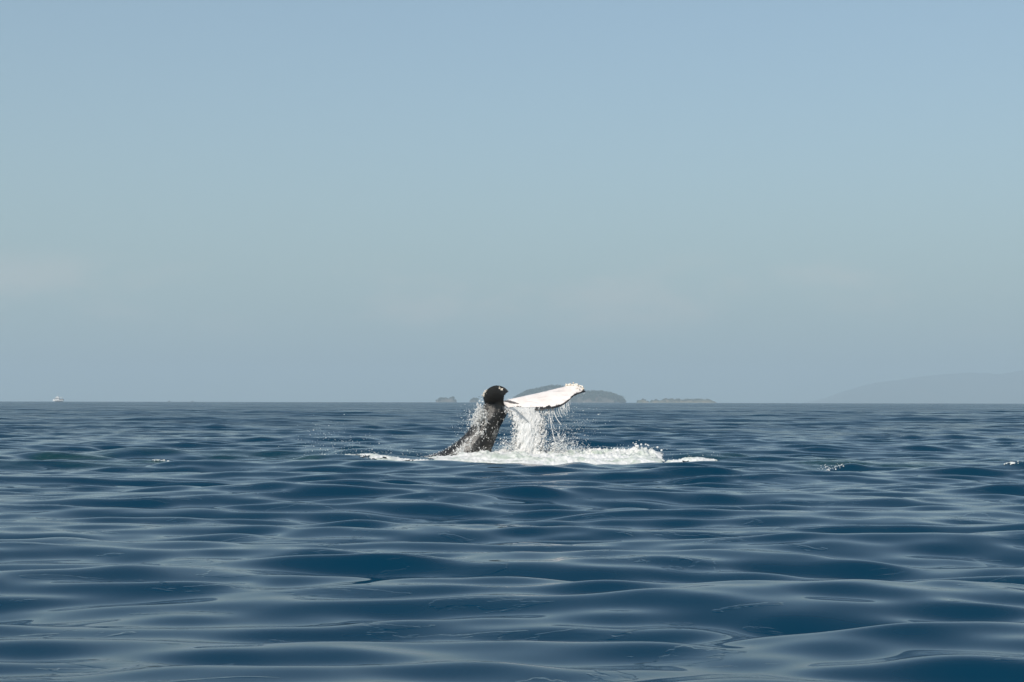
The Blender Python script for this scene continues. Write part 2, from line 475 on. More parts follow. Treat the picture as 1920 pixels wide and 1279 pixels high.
X, H, D = island('island', [(1193, 0), (1197, 4.5), (1203, 6.2), (1209, 5.5), (1214, 2.5), (1218, 0)], IY - 100, 22, M_SCRUB,
                 'small dry domed islet between the wooded island and the long low one', 24)
woodland('island_woodland', X, H, D, IY - 100, 14, 1.1, 'dry bushes on the small domed islet', 34, leaf=0.5)
X, H, D = island('island', [(1216, 0), (1222, 3.5), (1229, 5.5), (1234, 3.2), (1241, 5), (1249, 6.8), (1262, 6.2), (1275, 6.2), (1290, 6.0), (1305, 5.8), (1320, 6.2), (1332, 5), (1339, 2.5), (1344, 0)], IY - 120, 52, M_SCRUB,
                 'long low dry brown island right of the whale', 25)
woodland('island_woodland', X, H, D, IY - 120, 60, 1.3, 'sparse dry bushes along the long low brown island', 35, leaf=0.5)

# the pale stack on the flat islet and the leaning palms by the tiny one
def palm(px, py_top, py_base, Y, lean, label):
    root = empty('palm_tree', P(px, py_base, Y))
    base = root.location
    h = (py_base - py_top) / FPX * Y
    vs, fs = [], []
    segs = 6; k = 6
    for i in range(segs + 1):
        t = i / segs; r = 0.5 * (1 - 0.5 * t)
        cx = lean * t * t
        for j in range(k):
            a = 2 * math.pi * j / k
            vs.append((cx + r * math.cos(a), r * math.sin(a), h * t))
    for i in range(segs):
        for j in range(k):
            fs.append((i * k + j, i * k + (j + 1) % k, (i + 1) * k + (j + 1) % k, (i + 1) * k + j))
    link('trunk', np_mesh('trunk', vs, fs), M_BARK, root)
    vs, fs = [], []
    g = random.Random(int(px))
    for f in range(11):
        a = 2 * math.pi * f / 11 + g.uniform(-.2, .2); up = g.uniform(0.1, 0.7); ln = g.uniform(4.0, 5.6)
        d = Vector((math.cos(a), math.sin(a), 0)); sd = Vector((-math.sin(a), math.cos(a), 0))
        prev = None
        for i in range(6):
            t = i / 5
            c = Vector((lean, 0, h)) + d * ln * t + Vector((0, 0, up * ln * t - 3.4 * t * t))
            w = 0.9 * math.sin(math.pi * min(1, 0.12 + t * 0.9))
            n = len(vs); vs += [tuple(c - sd * w - Vector((0, 0, .25 * w))), tuple(c), tuple(c + sd * w - Vector((0, 0, .25 * w)))]
            if prev is not None:
                fs += [(prev, prev + 1, n + 1, n), (prev + 1, prev + 2, n + 2, n + 1)]
            prev = n
    link('crown', np_mesh('crown', vs, fs), M_LEAF, root)
    props(root, label, 'palm tree', group='palms by the tiny islet')
palm(897.5, 743.5, 750.5, IY + 100, 1.2, 'leaning palm on the right edge of the tiny islet, the taller one')
palm(903, 744.5, 751, IY + 110, 0.8, 'smaller palm right of the tiny islet, beside the dark fluke')

def headland():
    Y = 15000.0; s = Y / FPX
    prof = [(1490, -1), (1530, 4), (1560, 12), (1590, 24), (1620, 32), (1650, 37), (1690, 42), (1730, 47), (1770, 51), (1800, 54), (1840, 53), (1880, 54), (1920, 58), (1990, 58), (2080, 57), (2200, 54), (2400, 57), (2700, 46), (3000, 20), (3200, -1)]
    xs = np.array([(p[0] - 960) * s for p in prof]); hs = np.array([p[1] * s for p in prof])
    X = np.linspace(xs[0], xs[-1], 320); v = np.linspace(-1, 1, 60)
    XX, VV = np.meshgrid(X, v, indexing='ij')
    H = np.interp(X, xs, hs)
    YY = Y + VV * 800 + 110 * (fbm(XX / 400, VV * 2, octv=2, seed=9) - .5)
    rid = 1 - 0.5 * np.abs(fbm(XX / 330, YY / 330, octv=4, seed=41) - 0.5) * 2
    Z = H[:, None] * np.clip(1 - VV ** 2, 0, 1) ** 0.8 * (0.72 + 0.28 * rid) * 1.12 - Y * Y / (2 * EARTH)
    idx = np.arange(XX.size).reshape(XX.shape)
    q = np.stack((idx[:-1, :-1], idx[1:, :-1], idx[1:, 1:], idx[:-1, 1:]), -1).reshape(-1, 4)
    o = link('headland', np_mesh('headland', np.stack((XX, YY, Z), -1).reshape(-1, 3), q), M_HILL)
    props(o, 'far hilly headland fading into haze at the right', 'headland', kind='structure')
headland()

# ----------------------------------------------------------------------------
# boats
# ----------------------------------------------------------------------------
M_WHITE = mat('white_gelcoat', (0.80, 0.79, 0.76), 0.25)
add_noise_color(M_WHITE, 1.5, (0.76, 0.75, 0.72), (0.82, 0.81, 0.79))
M_GLASS = mat('tinted_glass', (0.02, 0.025, 0.03), 0.08)
M_DARK = mat('dark_trim', (0.03, 0.03, 0.035), 0.5)
M_WOOD = mat('cockpit_wood', (0.22, 0.10, 0.06), 0.6)
add_noise_color(M_WOOD, 6, (0.16, 0.07, 0.04), (0.28, 0.14, 0.08))
M_STEEL = mat('stainless_rail', (0.6, 0.6, 0.6), 0.25, metallic=1.0)
M_CANVAS = mat('pale_canvas', (0.74, 0.70, 0.68), 0.8)

def box_bm(bm, c, s, taper=None, bev=0.0):
    """box centred at c with sizes s; taper shrinks the top in x, y"""
    tx, ty = taper or (1, 1)
    vs = []
    for z in (-.5, .5):
        k = (1, 1) if z < 0 else (tx, ty)
        for x, y in ((-.5, -.5), (.5, -.5), (.5, .5), (-.5, .5)):
            vs.append(bm.verts.new((c[0] + x * s[0] * k[0], c[1] + y * s[1] * k[1], c[2] + z * s[2])))
    fs = [(3, 2, 1, 0), (4, 5, 6, 7), (0, 1, 5, 4), (1, 2, 6, 5), (2, 3, 7, 6), (3, 0, 4, 7)]
    faces = [bm.faces.new([vs[i] for i in f]) for f in fs]
    if bev > 0:
        es = list({e for f in faces for e in f.edges})
        bmesh.ops.bevel(bm, geom=es, offset=bev, segments=2, affect='EDGES', profile=0.6)

def tube_bm(bm, a, b, r, k=6):
    a, b = Vector(a), Vector(b); d = (b - a).normalized()
    u = d.orthogonal().normalized(); w = d.cross(u)
    ra = [bm.verts.new(a + (u * math.cos(2 * math.pi * i / k) + w * math.sin(2 * math.pi * i / k)) * r) for i in range(k)]
    rb = [bm.verts.new(b + (u * math.cos(2 * math.pi * i / k) + w * math.sin(2 * math.pi * i / k)) * r) for i in range(k)]
    for i in range(k): bm.faces.new((ra[i], ra[(i + 1) % k], rb[(i + 1) % k], rb[i]))
    bm.faces.new(ra[::-1]); bm.faces.new(rb)

def bm_part(name, fn, material, parent):
    bm = bmesh.new(); fn(bm)
    bmesh.ops.recalc_face_normals(bm, faces=bm.faces)
    me = bpy.data.meshes.new(name); bm.to_mesh(me); bm.free()
    return link(name, me, material, parent)

def motor_boat(loc, rz, label, scale=1.0, group=None):
    root = empty('motor_boat', loc, rz); root.scale = (scale, scale, scale * 1.3)
    # hull: sections from bow (x = -4) to stern (x = 4)
    def hull(bm):
        secs = [(-4.2, 0.04, 1.25, 0.9), (-3.6, 0.55, 1.2, 0.35), (-2.6, 1.0, 1.12, 0.0), (-1.2, 1.28, 1.05, -0.2), (0.5, 1.36, 1.0, -0.25), (2.4, 1.34, 0.98, -0.25), (4.0, 1.25, 0.98, -0.2)]
        rings = []
        for x, w, top, keel in secs:
            pts = [(-w, top), (-w * 0.97, top * 0.45), (-w * 0.72, 0.05), (0, keel - 0.15), (w * 0.72, 0.05), (w * 0.97, top * 0.45), (w, top)]
            rings.append([bm.verts.new((x, y, z)) for y, z in pts])
        for a, b in zip(rings, rings[1:]):
            for i in range(6): bm.faces.new((a[i], a[i + 1], b[i + 1], b[i]))
            bm.faces.new((a[6], a[0], b[0], b[6]))
        bm.faces.new(rings[-1]); bm.faces.new(rings[0][::-1])
    h = bm_part('hull', hull, M_WHITE, root)
    bm_part('rub_rail', lambda bm: [tube_bm(bm, (-4.15, -0.1, 1.2), (-2.6, -1.02, 1.08), .05), tube_bm(bm, (-2.6, -1.02, 1.08), (4.0, -1.29, .95), .05), tube_bm(bm, (-2.6, 1.02, 1.08), (4.0, 1.29, .95), .05), tube_bm(bm, (-4.15, .1, 1.2), (-2.6, 1.02, 1.08), .05)], M_DARK, h)
    c = bm_part('cabin', lambda bm: box_bm(bm, (-0.9, 0, 1.72), (3.4, 2.1, 1.35), (0.80, 0.86), 0.12), M_WHITE, root)
    for i in range(3):
        for s in (-1, 1):
            bm_part('window', lambda bm: box_bm(bm, (-1.75 + i * 0.85, s * 0.99, 1.86), (0.62, 0.10, 0.48), (0.92, 1)), M_GLASS, c)
    bm_part('windscreen', lambda bm: box_bm(bm, (-2.48, 0, 1.86), (0.12, 1.5, 0.5)), M_GLASS, c)
    f = bm_part('flybridge', lambda bm: box_bm(bm, (-0.55, 0, 2.66), (1.9, 1.7, 0.5), (0.85, 0.9), 0.1), M_WHITE, root)
    bm_part('console', lambda bm: box_bm(bm, (-0.9, 0, 3.1), (0.5, 0.9, 0.5), (0.8, 0.9), 0.06), M_WHITE, f)
    bm_part('helm_seat', lambda bm: [box_bm(bm, (0.1, 0, 3.05), (0.45, 0.8, 0.35), None, 0.05), box_bm(bm, (0.3, 0, 3.35), (0.12, 0.8, 0.5), None, 0.04)], M_DARK, f)
    def mast(bm):
        tube_bm(bm, (0.1, -0.6, 2.8), (0.2, -0.5, 3.9), .05); tube_bm(bm, (0.1, 0.6, 2.8), (0.2, 0.5, 3.9), .05)
        tube_bm(bm, (0.2, -0.5, 3.9), (0.2, 0.5, 3.9), .05); box_bm(bm, (0.2, 0, 4.02), (0.55, 0.4, 0.16), (0.8, 0.8), 0.04)
        tube_bm(bm, (0.2, 0.2, 3.95), (0.35, 0.2, 4.7), .03)
    bm_part('radar_mast', mast, M_WHITE, root)
    cp = bm_part('canopy', lambda bm: box_bm(bm, (2.15, 0, 2.42), (3.1, 2.3, 0.22), (0.94, 0.92), 0.08), M_CANVAS, root)
    for x, y in ((1.0, -1.05), (1.0, 1.05), (3.5, -1.05), (3.5, 1.05)):
        bm_part('post', lambda bm: tube_bm(bm, (x, y, 0.95), (x, y, 2.36), .05), M_STEEL, root)
    bm_part('cockpit_bench', lambda bm: [box_bm(bm, (2.2, 0.75, 1.15), (2.4, 0.5, 0.45), None, 0.04), box_bm(bm, (3.5, 0, 1.25), (0.5, 1.9, 0.65), None, 0.05)], M_WOOD, root)
    bm_part('bulkhead', lambda bm: box_bm(bm, (0.86, 0, 1.6), (0.1, 1.5, 1.2)), M_WOOD, root)
    for y in (-0.45, 0.45):
        bm_part('outboard_motor', lambda bm: [box_bm(bm, (4.3, y, 1.15), (0.5, 0.4, 0.65), (0.75, 0.8), 0.08), box_bm(bm, (4.3, y, 0.4), (0.22, 0.16, 1.0), None, 0.03)], M_DARK, root)
    def rail(bm):
        pts = [(-1.5, -1.2, 1.75), (-2.7, -0.95, 1.85), (-4.1, 0, 1.95), (-2.7, 0.95, 1.85), (-1.5, 1.2, 1.75)]
        for a, b in zip(pts, pts[1:]): tube_bm(bm, a, b, .03)
        for x, y, z in pts: tube_bm(bm, (x, y, 1.02), (x, y, z), .025)
    bm_part('bow_rail', rail, M_STEEL, root)
    props(root, label, 'boat', group)

bl = P(109, 752, 2200); bl.z = -2200 ** 2 / (2 * EARTH) + 0.9
motor_boat(bl, math.radians(14), 'white motor boat with canopy and flybridge on the horizon at far left', 1.7)
for px, Yb, rz, lb in ((317, 3300, 0.8, 'faint dark boat speck on the horizon right of the motor boat, nearer to it'), (361, 3500, 2.6, 'faint dark boat speck on the horizon, second right of the motor boat')):
    root = empty('far_boat', (P(px, HOR, Yb).x, Yb, -Yb * Yb / (2 * EARTH)), rz)
    def hull2(bm):
        secs = [(-2.6, .05, 1.0), (-1.4, .7, .9), (0.5, .9, .8), (2.4, .8, .8)]
        rings = [[bm.verts.new((x, y, z)) for y, z in ((-w, t), (-w * .7, 0), (0, -.3), (w * .7, 0), (w, t))] for x, w, t in secs]
        for a, b in zip(rings, rings[1:]):
            for i in range(4): bm.faces.new((a[i], a[i + 1], b[i + 1], b[i]))
            bm.faces.new((a[4], a[0], b[0], b[4]))
        bm.faces.new(rings[-1]); bm.faces.new(rings[0][::-1])
    bm_part('hull', hull2, M_DARK, root)
    bm_part('cabin', lambda bm: box_bm(bm, (0.3, 0, 1.6), (1.6, 1.3, 1.7), (0.8, 0.85), 0.1), M_DARK, root)
    props(root, lb, 'boat', group='distant boats')

# ----------------------------------------------------------------------------
# the whale
# ----------------------------------------------------------------------------
def catmull(pts, n):
    pts = [np.array(p, float) for p in pts]
    t = np.array([0] + list(np.cumsum([max(np.linalg.norm(pts[i + 1][:3] - pts[i][:3]), 1e-6) for i in range(len(pts) - 1)])))
    t /= t[-1]; A = np.array(pts); u = np.linspace(0, 1, n)
    return np.stack([interp(t, A[:, j], u) for j in range(A.shape[1])], -1)

STROKES = (((946, 751.5), (972, 757), 2.4), ((969, 761.5), (984, 766.5), 1.6), ((964, 772), (974, 770), 1.0))   # dark skin marks by the notch
def build_whale():
    verts, quads, tris = [], [], []
    samples = []      # (position, kind, s, c)
    off = 0
    # tail stock: horizontal slices; photo px of centre, half width, depth half width, depth offset
    slices = [(757, 928, 20, .21, -.02), (764, 928, 23, .25, 0), (771, 927.5, 24.5, .27, 0), (785, 921, 25.5, .30, 0), (800, 910.5, 27.5, .33, .02), (815, 902, 31, .38, .05), (830, 890.5, 37, .44, .08), (840, 881, 42, .49, .1), (850, 870, 51, .55, .12), (860, 852, 70, .64, .15), (875, 822, 104, .78, .2), (895, 780, 140, .95, .3), (930, 730, 170, 1.15, .4)]
    ys = [s[0] for s in slices]
    yy = np.concatenate((np.linspace(757, 862, 40), np.linspace(866, 930, 14)))
    cen = interp(ys, [s[1] for s in slices], yy); hw = interp(ys, [s[2] for s in slices], yy)
    dp = interp(ys, [s[3] for s in slices], yy); dy = interp(ys, [s[4] for s in slices], yy)
    K = 40; rows = []
    for i in range(len(yy)):
        Y = WY + dy[i]
        c = P(cen[i], yy[i], Y); a = hw[i] / FPX * Y
        ring = []
        for j in range(K):
            t = 2 * math.pi * j / K
            ct, st = math.cos(t), math.sin(t)
            # dorsal ridge on the left side: a slightly pointed section
            rr = 1.0 - 0.10 * max(0.0, -ct) ** 0.5 * abs(st) ** 1.2
            p = (c.x + a * ct, c.y + dp[i] * st * rr, c.z)
            ring.append(len(verts)); verts.append(p); samples.append((p, 0, (yy[i] - 757) / 100.0, t))
        rows.append(ring)
    for a, b in zip(rows, rows[1:]):
        for j in range(K): quads.append((a[j], a[(j + 1) % K], b[(j + 1) % K], b[j]))
    for ring, flip in ((rows[0], True), (rows[-1], False)):
        c = np.mean([verts[i] for i in ring], 0); ci = len(verts); verts.append(tuple(c)); samples.append((tuple(c), 0, 0, 0))
        for j in range(K):
            t = (ci, ring[j], ring[(j + 1) % K]); tris.append(t if not flip else t[::-1])

    def fluke(lead, trail, thick, kind, camber, seed, serr):
        n, m = 90, 26
        LE = catmull(lead, n); TE = catmull(trail, n)
        g = np.random.default_rng(seed)
        s = np.linspace(0, 1, n)
        ser = (fbm(s * 42, s * 0 + seed, octv=3, seed=seed) - 0.5) * serr * np.sin(np.pi * np.clip(s, 0.02, 0.99)) ** 0.5
        chord = TE - LE
        cl = np.linalg.norm(chord, axis=1, keepdims=True) + 1e-6
        TE = TE + chord / cl * ser[:, None]
        span = np.gradient((LE + TE) / 2, axis=0); span /= np.linalg.norm(span, axis=1, keepdims=True) + 1e-9
        nrm = np.cross(chord / cl, span); nrm /= np.linalg.norm(nrm, axis=1, keepdims=True) + 1e-9
        if np.mean(nrm[:, 1]) > 0: nrm = -nrm          # towards the camera
        c = (1 - np.cos(np.linspace(0, math.pi, m))) / 2
        prof = 1.6 * np.sqrt(c) * (1 - c) ** 0.9 + 0.10
        th = np.interp(s, [0, .15, .5, .85, 1], [thick * 1.5, thick * 1.15, thick * .75, thick * .42, thick * .18])
        front, back = [], []
        for i in range(n):
            f_, b_ = [], []
            for j in range(m):
                mid = LE[i] + (TE[i] - LE[i]) * c[j] + nrm[i] * camber * 4 * c[j] * (1 - c[j]) * cl[i, 0]
                e = th[i] * prof[j]
                for lst, sg, side in ((f_, 1, 1), (b_, -1, -1)):
                    p = tuple(mid + nrm[i] * e * sg)
                    lst.append(len(verts)); verts.append(p); samples.append((p, kind * side, s[i], c[j]))
            front.append(f_); back.append(b_)
        for i in range(n - 1):
            for j in range(m - 1):
                quads.append((front[i][j], front[i][j + 1], front[i + 1][j + 1], front[i + 1][j]))
                quads.append((back[i][j], back[i + 1][j], back[i + 1][j + 1], back[i][j + 1]))
            quads.append((front[i][0], front[i + 1][0], back[i + 1][0], back[i][0]))
            quads.append((front[i][-1], back[i][-1], back[i + 1][-1], front[i + 1][-1]))
        for i in (0, n - 1):
            for j in range(m - 1):
                q = (front[i][j], back[i][j], back[i][j + 1], front[i][j + 1])
                quads.append(q if i == 0 else q[::-1])
        return LE, TE, nrm

    pl = lambda px, py, dY: tuple(P(px, py, WY + dY))
    # right fluke: white underside towards the camera, trailing edge hanging down
    RL = [pl(930, 757, .05), pl(950, 751.5, .12), pl(985, 743.5, .22), pl(1020, 735.2, .28), pl(1050, 727.5, .25), pl(1070, 723.2, .15), pl(1086, 725, .0), pl(1098.5, 734, -.15)]
    RT = [pl(938, 772, -.15), pl(956, 773, -.25), pl(976, 771, -.42), pl(1000, 769.3, -.6), pl(1020, 768.4, -.7), pl(1042, 765.3, -.7), pl(1056, 760.3, -.62), pl(1068, 750.5, -.5), pl(1077, 743, -.38), pl(1088, 738.6, -.27), pl(1098.5, 735.2, -.17)]
    RLE, RTE, RN = fluke(RL, RT, 0.10, 1, 0.05, 51, 0.032)
    # left fluke: comes towards the camera and curls up, black upper face
    LL = [pl(914, 768, .1), pl(907.5, 752, -.1), pl(906, 744, -.35), pl(908.5, 736.5, -.65), pl(918, 727, -1.05), pl(931, 723.0, -1.4), pl(945, 727.0, -1.65), pl(953.5, 734, -1.75)]
    LT = [pl(946, 770, -.05), pl(945.5, 760, -.2), pl(944.5, 754, -.4), pl(945, 748, -.7), pl(945.5, 743.5, -1.0), pl(948, 739.8, -1.35), pl(951, 737.3, -1.6), pl(953.7, 735.4, -1.76)]
    LLE, LTE, LN = fluke(LL, LT, 0.085, 2, -0.10, 52, 0.06)

    me = np_mesh('whale_raw', verts, quads, tris)
    bm = bmesh.new(); bm.from_mesh(me); bmesh.ops.recalc_face_normals(bm, faces=bm.faces); bm.to_mesh(me); bm.free()
    ob = bpy.data.objects.new('humpback_whale', me); COL.objects.link(ob)
    rm = ob.modifiers.new('remesh', 'REMESH'); rm.mode = 'VOXEL'; rm.voxel_size = 0.017; rm.use_smooth_shade = True
    sm = ob.modifiers.new('smooth', 'SMOOTH'); sm.factor = 0.5; sm.iterations = 3
    dg = bpy.context.evaluated_depsgraph_get()
    me2 = bpy.data.meshes.new_from_object(ob.evaluated_get(dg))
    ob.modifiers.clear(); ob.data = me2; bpy.data.meshes.remove(me)
    me2.name = 'humpback_whale'
    nv = len(me2.vertices)
    co = np.zeros(nv * 3, np.float32); me2.vertices.foreach_get('co', co); co = co.reshape(-1, 3)
    kd = kdtree.KDTree(len(samples))
    for i, s in enumerate(samples): kd.insert(s[0], i)
    kd.balance()
    wh = np.zeros(nv, np.float32); film = np.zeros(nv, np.float32); grey = np.zeros(nv, np.float32)
    nz1 = fbm(co[:, 0] * 9, co[:, 1] * 9, co[:, 2] * 9, 4, 61)
    for i in range(nv):
        p = co[i]; _, k, dist = kd.find(p); _, kind, s, c = samples[k]
        n_ = (nz1[i] - 0.5)
        if kind == 1:
            edge = 0.905 - 0.16 * max(0, s - 0.82) / 0.18
            w = 1.0
            if s > 0.36: w *= 1.0 if c < edge + n_ * 0.16 else 0.0
            if s > 0.955 + n_ * 0.08: w = 0.0
            if s < 0.10: w *= max(0, (s - 0.03) / 0.07)
            for (ax, ay), (bx, by), wd in STROKES:
                qx = p[0] / p[1] * FPX + 960; qy = HOR - (p[2] - CAM_H) / p[1] * FPX
                tt = min(1, max(0, ((qx - ax) * (bx - ax) + (qy - ay) * (by - ay)) / ((bx - ax) ** 2 + (by - ay) ** 2)))
                if math.hypot(qx - ax - tt * (bx - ax), qy - ay - tt * (by - ay)) < wd * (1 - 0.55 * abs(2 * tt - 0.8)) + n_ * 2.5: w = 0.12
            wh[i] = w
        elif kind == 2:
            grey[i] = max(0, 1 - s / 0.33) * 0.9  # soft highlight painted in, strongest at the fluke root
        elif kind == 0:
            t = s * 100 + 757
            film[i] = 1.0
            grey[i] = max(0, 1 - abs(t - 762) / 9)
    for nm, arr in (('white_skin', wh), ('wet_film', film), ('root_highlight', grey)):
        a = me2.attributes.new(nm, 'FLOAT', 'POINT'); a.data.foreach_set('value', arr)
    return ob, RLE, RTE, RN, LLE, LTE, LN, co

WH, RLE, RTE, RN, LLE, LTE, LN, WCO = build_whale()

def whale_material():
    m = mat('whale_skin', (0.02, 0.02, 0.02), 0.28, 0.5)
    b = m.node_tree.nodes['Principled BSDF']
    at = lambda n: N(m, 'ShaderNodeAttribute', attribute_name=n).outputs['Fac']
    geo = N(m, 'ShaderNodeNewGeometry')
    def noise(scale, detail=5, dist=0.0, vec=None):
        n = N(m, 'ShaderNodeTexNoise'); n.inputs['Scale'].default_value = scale; n.inputs['Detail'].default_value = detail; n.inputs['Distortion'].default_value = dist
        L(m, vec or geo.outputs['Position'], n.inputs['Vector']); return n
    def rng_(v, a, b_, lo=0.0, hi=1.0):
        r = N(m, 'ShaderNodeMapRange'); r.inputs['From Min'].default_value = a; r.inputs['From Max'].default_value = b_
        r.inputs['To Min'].default_value = lo; r.inputs['To Max'].default_value = hi; L(m, v, r.inputs['Value']); return r.outputs[0]
    def mixc(f, a, b_):
        x = N(m, 'ShaderNodeMix', data_type='RGBA')
        if isinstance(a, tuple): x.inputs['A'].default_value = (*a, 1)
        else: L(m, a, x.inputs['A'])
        if isinstance(b_, tuple): x.inputs['B'].default_value = (*b_, 1)
        else: L(m, b_, x.inputs['B'])
        L(m, f, x.inputs['Factor']); return x.outputs['Result']
    def mul(a, b_):
        x = N(m, 'ShaderNodeMath', operation='MULTIPLY'); L(m, a, x.inputs[0])
        if isinstance(b_, float): x.inputs[1].default_value = b_
        else: L(m, b_, x.inputs[1])
        return x.outputs[0]
    dark = mixc(rng_(noise(7).outputs['Fac'], .35, .65), (0.007, 0.0065, 0.006), (0.016, 0.0145, 0.013))
    dark = mixc(mul(at('root_highlight'), rng_(noise(5, 4, .5).outputs['Fac'], .3, .6)), dark, (0.085, 0.075, 0.062))  # brownish highlight around the fluke root, mixed into the skin colour
    # scars on the black skin
    mp = N(m, 'ShaderNodeMapping'); mp.inputs['Rotation'].default_value = (0.3, 0.5, 0.2); mp.inputs['Scale'].default_value = (3, 3, 22)
    L(m, geo.outputs['Position'], mp.inputs['Vector'])
    dark = mixc(rng_(noise(1.0, 3, .3, mp.outputs['Vector']).outputs['Fac'], .74, .78, 0, 0.4), dark, (0.14, 0.13, 0.12))
    white = mixc(rng_(noise(3).outputs['Fac'], .35, .75), (0.78, 0.72, 0.68), (0.68, 0.60, 0.55))
    mp3 = N(m, 'ShaderNodeMapping'); mp3.inputs['Rotation'].default_value = (0, 0.5, 0); mp3.inputs['Scale'].default_value = (2.0, 2.0, 16)
    L(m, geo.outputs['Position'], mp3.inputs['Vector'])
    white = mixc(rng_(noise(1.0, 5, .6, mp3.outputs['Vector']).outputs['Fac'], .56, .72, 0, 0.55), white, (0.30, 0.26, 0.25))
    col = mixc(at('white_skin'), dark, white)
    # foam swirls left by the water running down the tail stock
    mp2 = N(m, 'ShaderNodeMapping'); mp2.inputs['Rotation'].default_value = (0, math.radians(-28), 0); mp2.inputs['Scale'].default_value = (1.5, 1.5, 0.75)
    L(m, geo.outputs['Position'], mp2.inputs['Vector'])
    sw = noise(3.4, 6, 2.2, mp2.outputs['Vector'])
    line = N(m, 'ShaderNodeMath', operation='ABSOLUTE'); sb = N(m, 'ShaderNodeMath', operation='SUBTRACT'); sb.inputs[1].default_value = 0.5
    L(m, sw.outputs['Fac'], sb.inputs[0]); L(m, sb.outputs[0], line.inputs[0])
    lines = rng_(line.outputs[0], 0.022, 0.008)
    patch = rng_(noise(1.9, 3).outputs['Fac'], .50, .60)
    f1 = mul(mul(lines, patch), at('wet_film'))
    # droplets and beads
    vo = N(m, 'ShaderNodeTexVoronoi'); vo.inputs['Scale'].default_value = 17.0; L(m, geo.outputs['Position'], vo.inputs['Vector'])
    dots = mul(mul(rng_(vo.outputs['Distance'], 0.30, 0.20), rng_(noise(11, 2).outputs['Fac'], .60, .66)), at('wet_film'))
    mx = N(m, 'ShaderNodeMath', operation='MAXIMUM'); L(m, f1, mx.inputs[0]); L(m, dots, mx.inputs[1])
    col = mixc(mul(mx.outputs[0], 0.8), col, (0.72, 0.68, 0.63))
    L(m, col, b.inputs['Base Color'])
    rg = N(m, 'ShaderNodeMapRange'); rg.inputs['To Min'].default_value = 0.42; rg.inputs['To Max'].default_value = 0.6; L(m, at('white_skin'), rg.inputs['Value'])
    L(m, rg.outputs[0], b.inputs['Roughness'])
    bp = N(m, 'ShaderNodeBump'); bp.inputs['Distance'].default_value = 0.012; bp.inputs['Strength'].default_value = 0.6
    ad = N(m, 'ShaderNodeMath', operation='ADD'); L(m, mx.outputs[0], ad.inputs[0]); L(m, noise(14, 4).outputs['Fac'], ad.inputs[1])
    L(m, ad.outputs[0], bp.inputs['Height']); L(m, bp.outputs['Normal'], b.inputs['Normal'])
    return m
WH.data.materials.clear(); WH.data.materials.append(whale_material())
props(WH, 'humpback whale tail raised from foam, one fluke black and curled, the other white', 'whale')

# dark strokes of bare skin near the notch of the white fluke, and barnacles
M_BARN = mat('barnacle_shell', (0.62, 0.55, 0.44), 0.8)
add_noise_color(M_BARN, 25, (0.62, 0.50, 0.34), (0.88, 0.86, 0.82))

def blob_mesh(name, pos, rad, stretch=None, direction=None, ico=1, seed=0, jitter=0.0):
    """one mesh of many small rounded drops; each can be drawn out along a direction"""
    if ico == 1:
        t = (1 + 5 ** .5) / 2
        bv = np.array([(-1, t, 0), (1, t, 0), (-1, -t, 0), (1, -t, 0), (0, -1, t), (0, 1, t), (0, -1, -t), (0, 1, -t), (t, 0, -1), (t, 0, 1), (-t, 0, -1), (-t, 0, 1)], float)
        bv /= np.linalg.norm(bv[0])
        bf = np.array([(0, 11, 5), (0, 5, 1), (0, 1, 7), (0, 7, 10), (0, 10, 11), (1, 5, 9), (5, 11, 4), (11, 10, 2), (10, 7, 6), (7, 1, 8), (3, 9, 4), (3, 4, 2), (3, 2, 6), (3, 6, 8), (3, 8, 9), (4, 9, 5), (2, 4, 11), (6, 2, 10), (8, 6, 7), (9, 8, 1)])
    else:
        bv = np.array([(1, 0, 0), (-1, 0, 0), (0, 1, 0), (0, -1, 0), (0, 0, 1), (0, 0, -1)], float)
        bf = np.array([(0, 2, 4), (2, 1, 4), (1, 3, 4), (3, 0, 4), (2, 0, 5), (1, 2, 5), (3, 1, 5), (0, 3, 5)])
    pos = np.asarray(pos, float); n = len(pos); rad = np.broadcast_to(np.asarray(rad, float), (n,))
    g = np.random.default_rng(seed)
    V = np.broadcast_to(bv, (n, len(bv), 3)).copy()
    if jitter: V *= 1 + jitter * g.uniform(-1, 1, (n, len(bv), 1))
    V *= rad[:, None, None]
    if stretch is not None:
        d = np.asarray(direction, float); d = d / (np.linalg.norm(d, axis=1, keepdims=True) + 1e-9)
        along = np.einsum('nvk,nk->nv', V, d)
        V += along[..., None] * d[:, None, :] * (np.broadcast_to(np.asarray(stretch, float), (n,)) - 1)[:, None, None]
    V += pos[:, None, :]
    F = (bf[None] + (np.arange(n) * len(bv))[:, None, None]).reshape(-1, 3)
    return np_mesh(name, V.reshape(-1, 3), None, F)

def barnacles(edge_pts, count, spread, seed, rmin, rmax):
    g = np.random.default_rng(seed)
    k = g.integers(0, len(edge_pts), count)
    p = edge_pts[k] + g.normal(size=(count, 3)) * spread
    o = link('barnacle_cluster', blob_mesh('barnacle_cluster', p, g.uniform(rmin, rmax, count), jitter=0.25, seed=seed), M_BARN, WH)
    o['kind'] = 'stuff'
    return o
n_ = len(RLE)
tipR = RLE[int(n_ * .76):int(n_ * .965)] + RN[int(n_ * .76):int(n_ * .965)] * 0.03
barnacles(tipR, 70, 0.022, 71, 0.014, 0.036)
tipR2 = RLE[int(n_ * .86):int(n_ * .95)] * 0.55 + RTE[int(n_ * .86):int(n_ * .95)] * 0.45 + RN[int(n_ * .86):int(n_ * .95)] * 0.03
barnacles(tipR2, 16, 0.03, 72, 0.014, 0.03)
barnacles(LLE[int(n_ * .30):int(n_ * .52)] + LN[int(n_ * .30):int(n_ * .52)] * 0.02, 46, 0.018, 73, 0.010, 0.024)
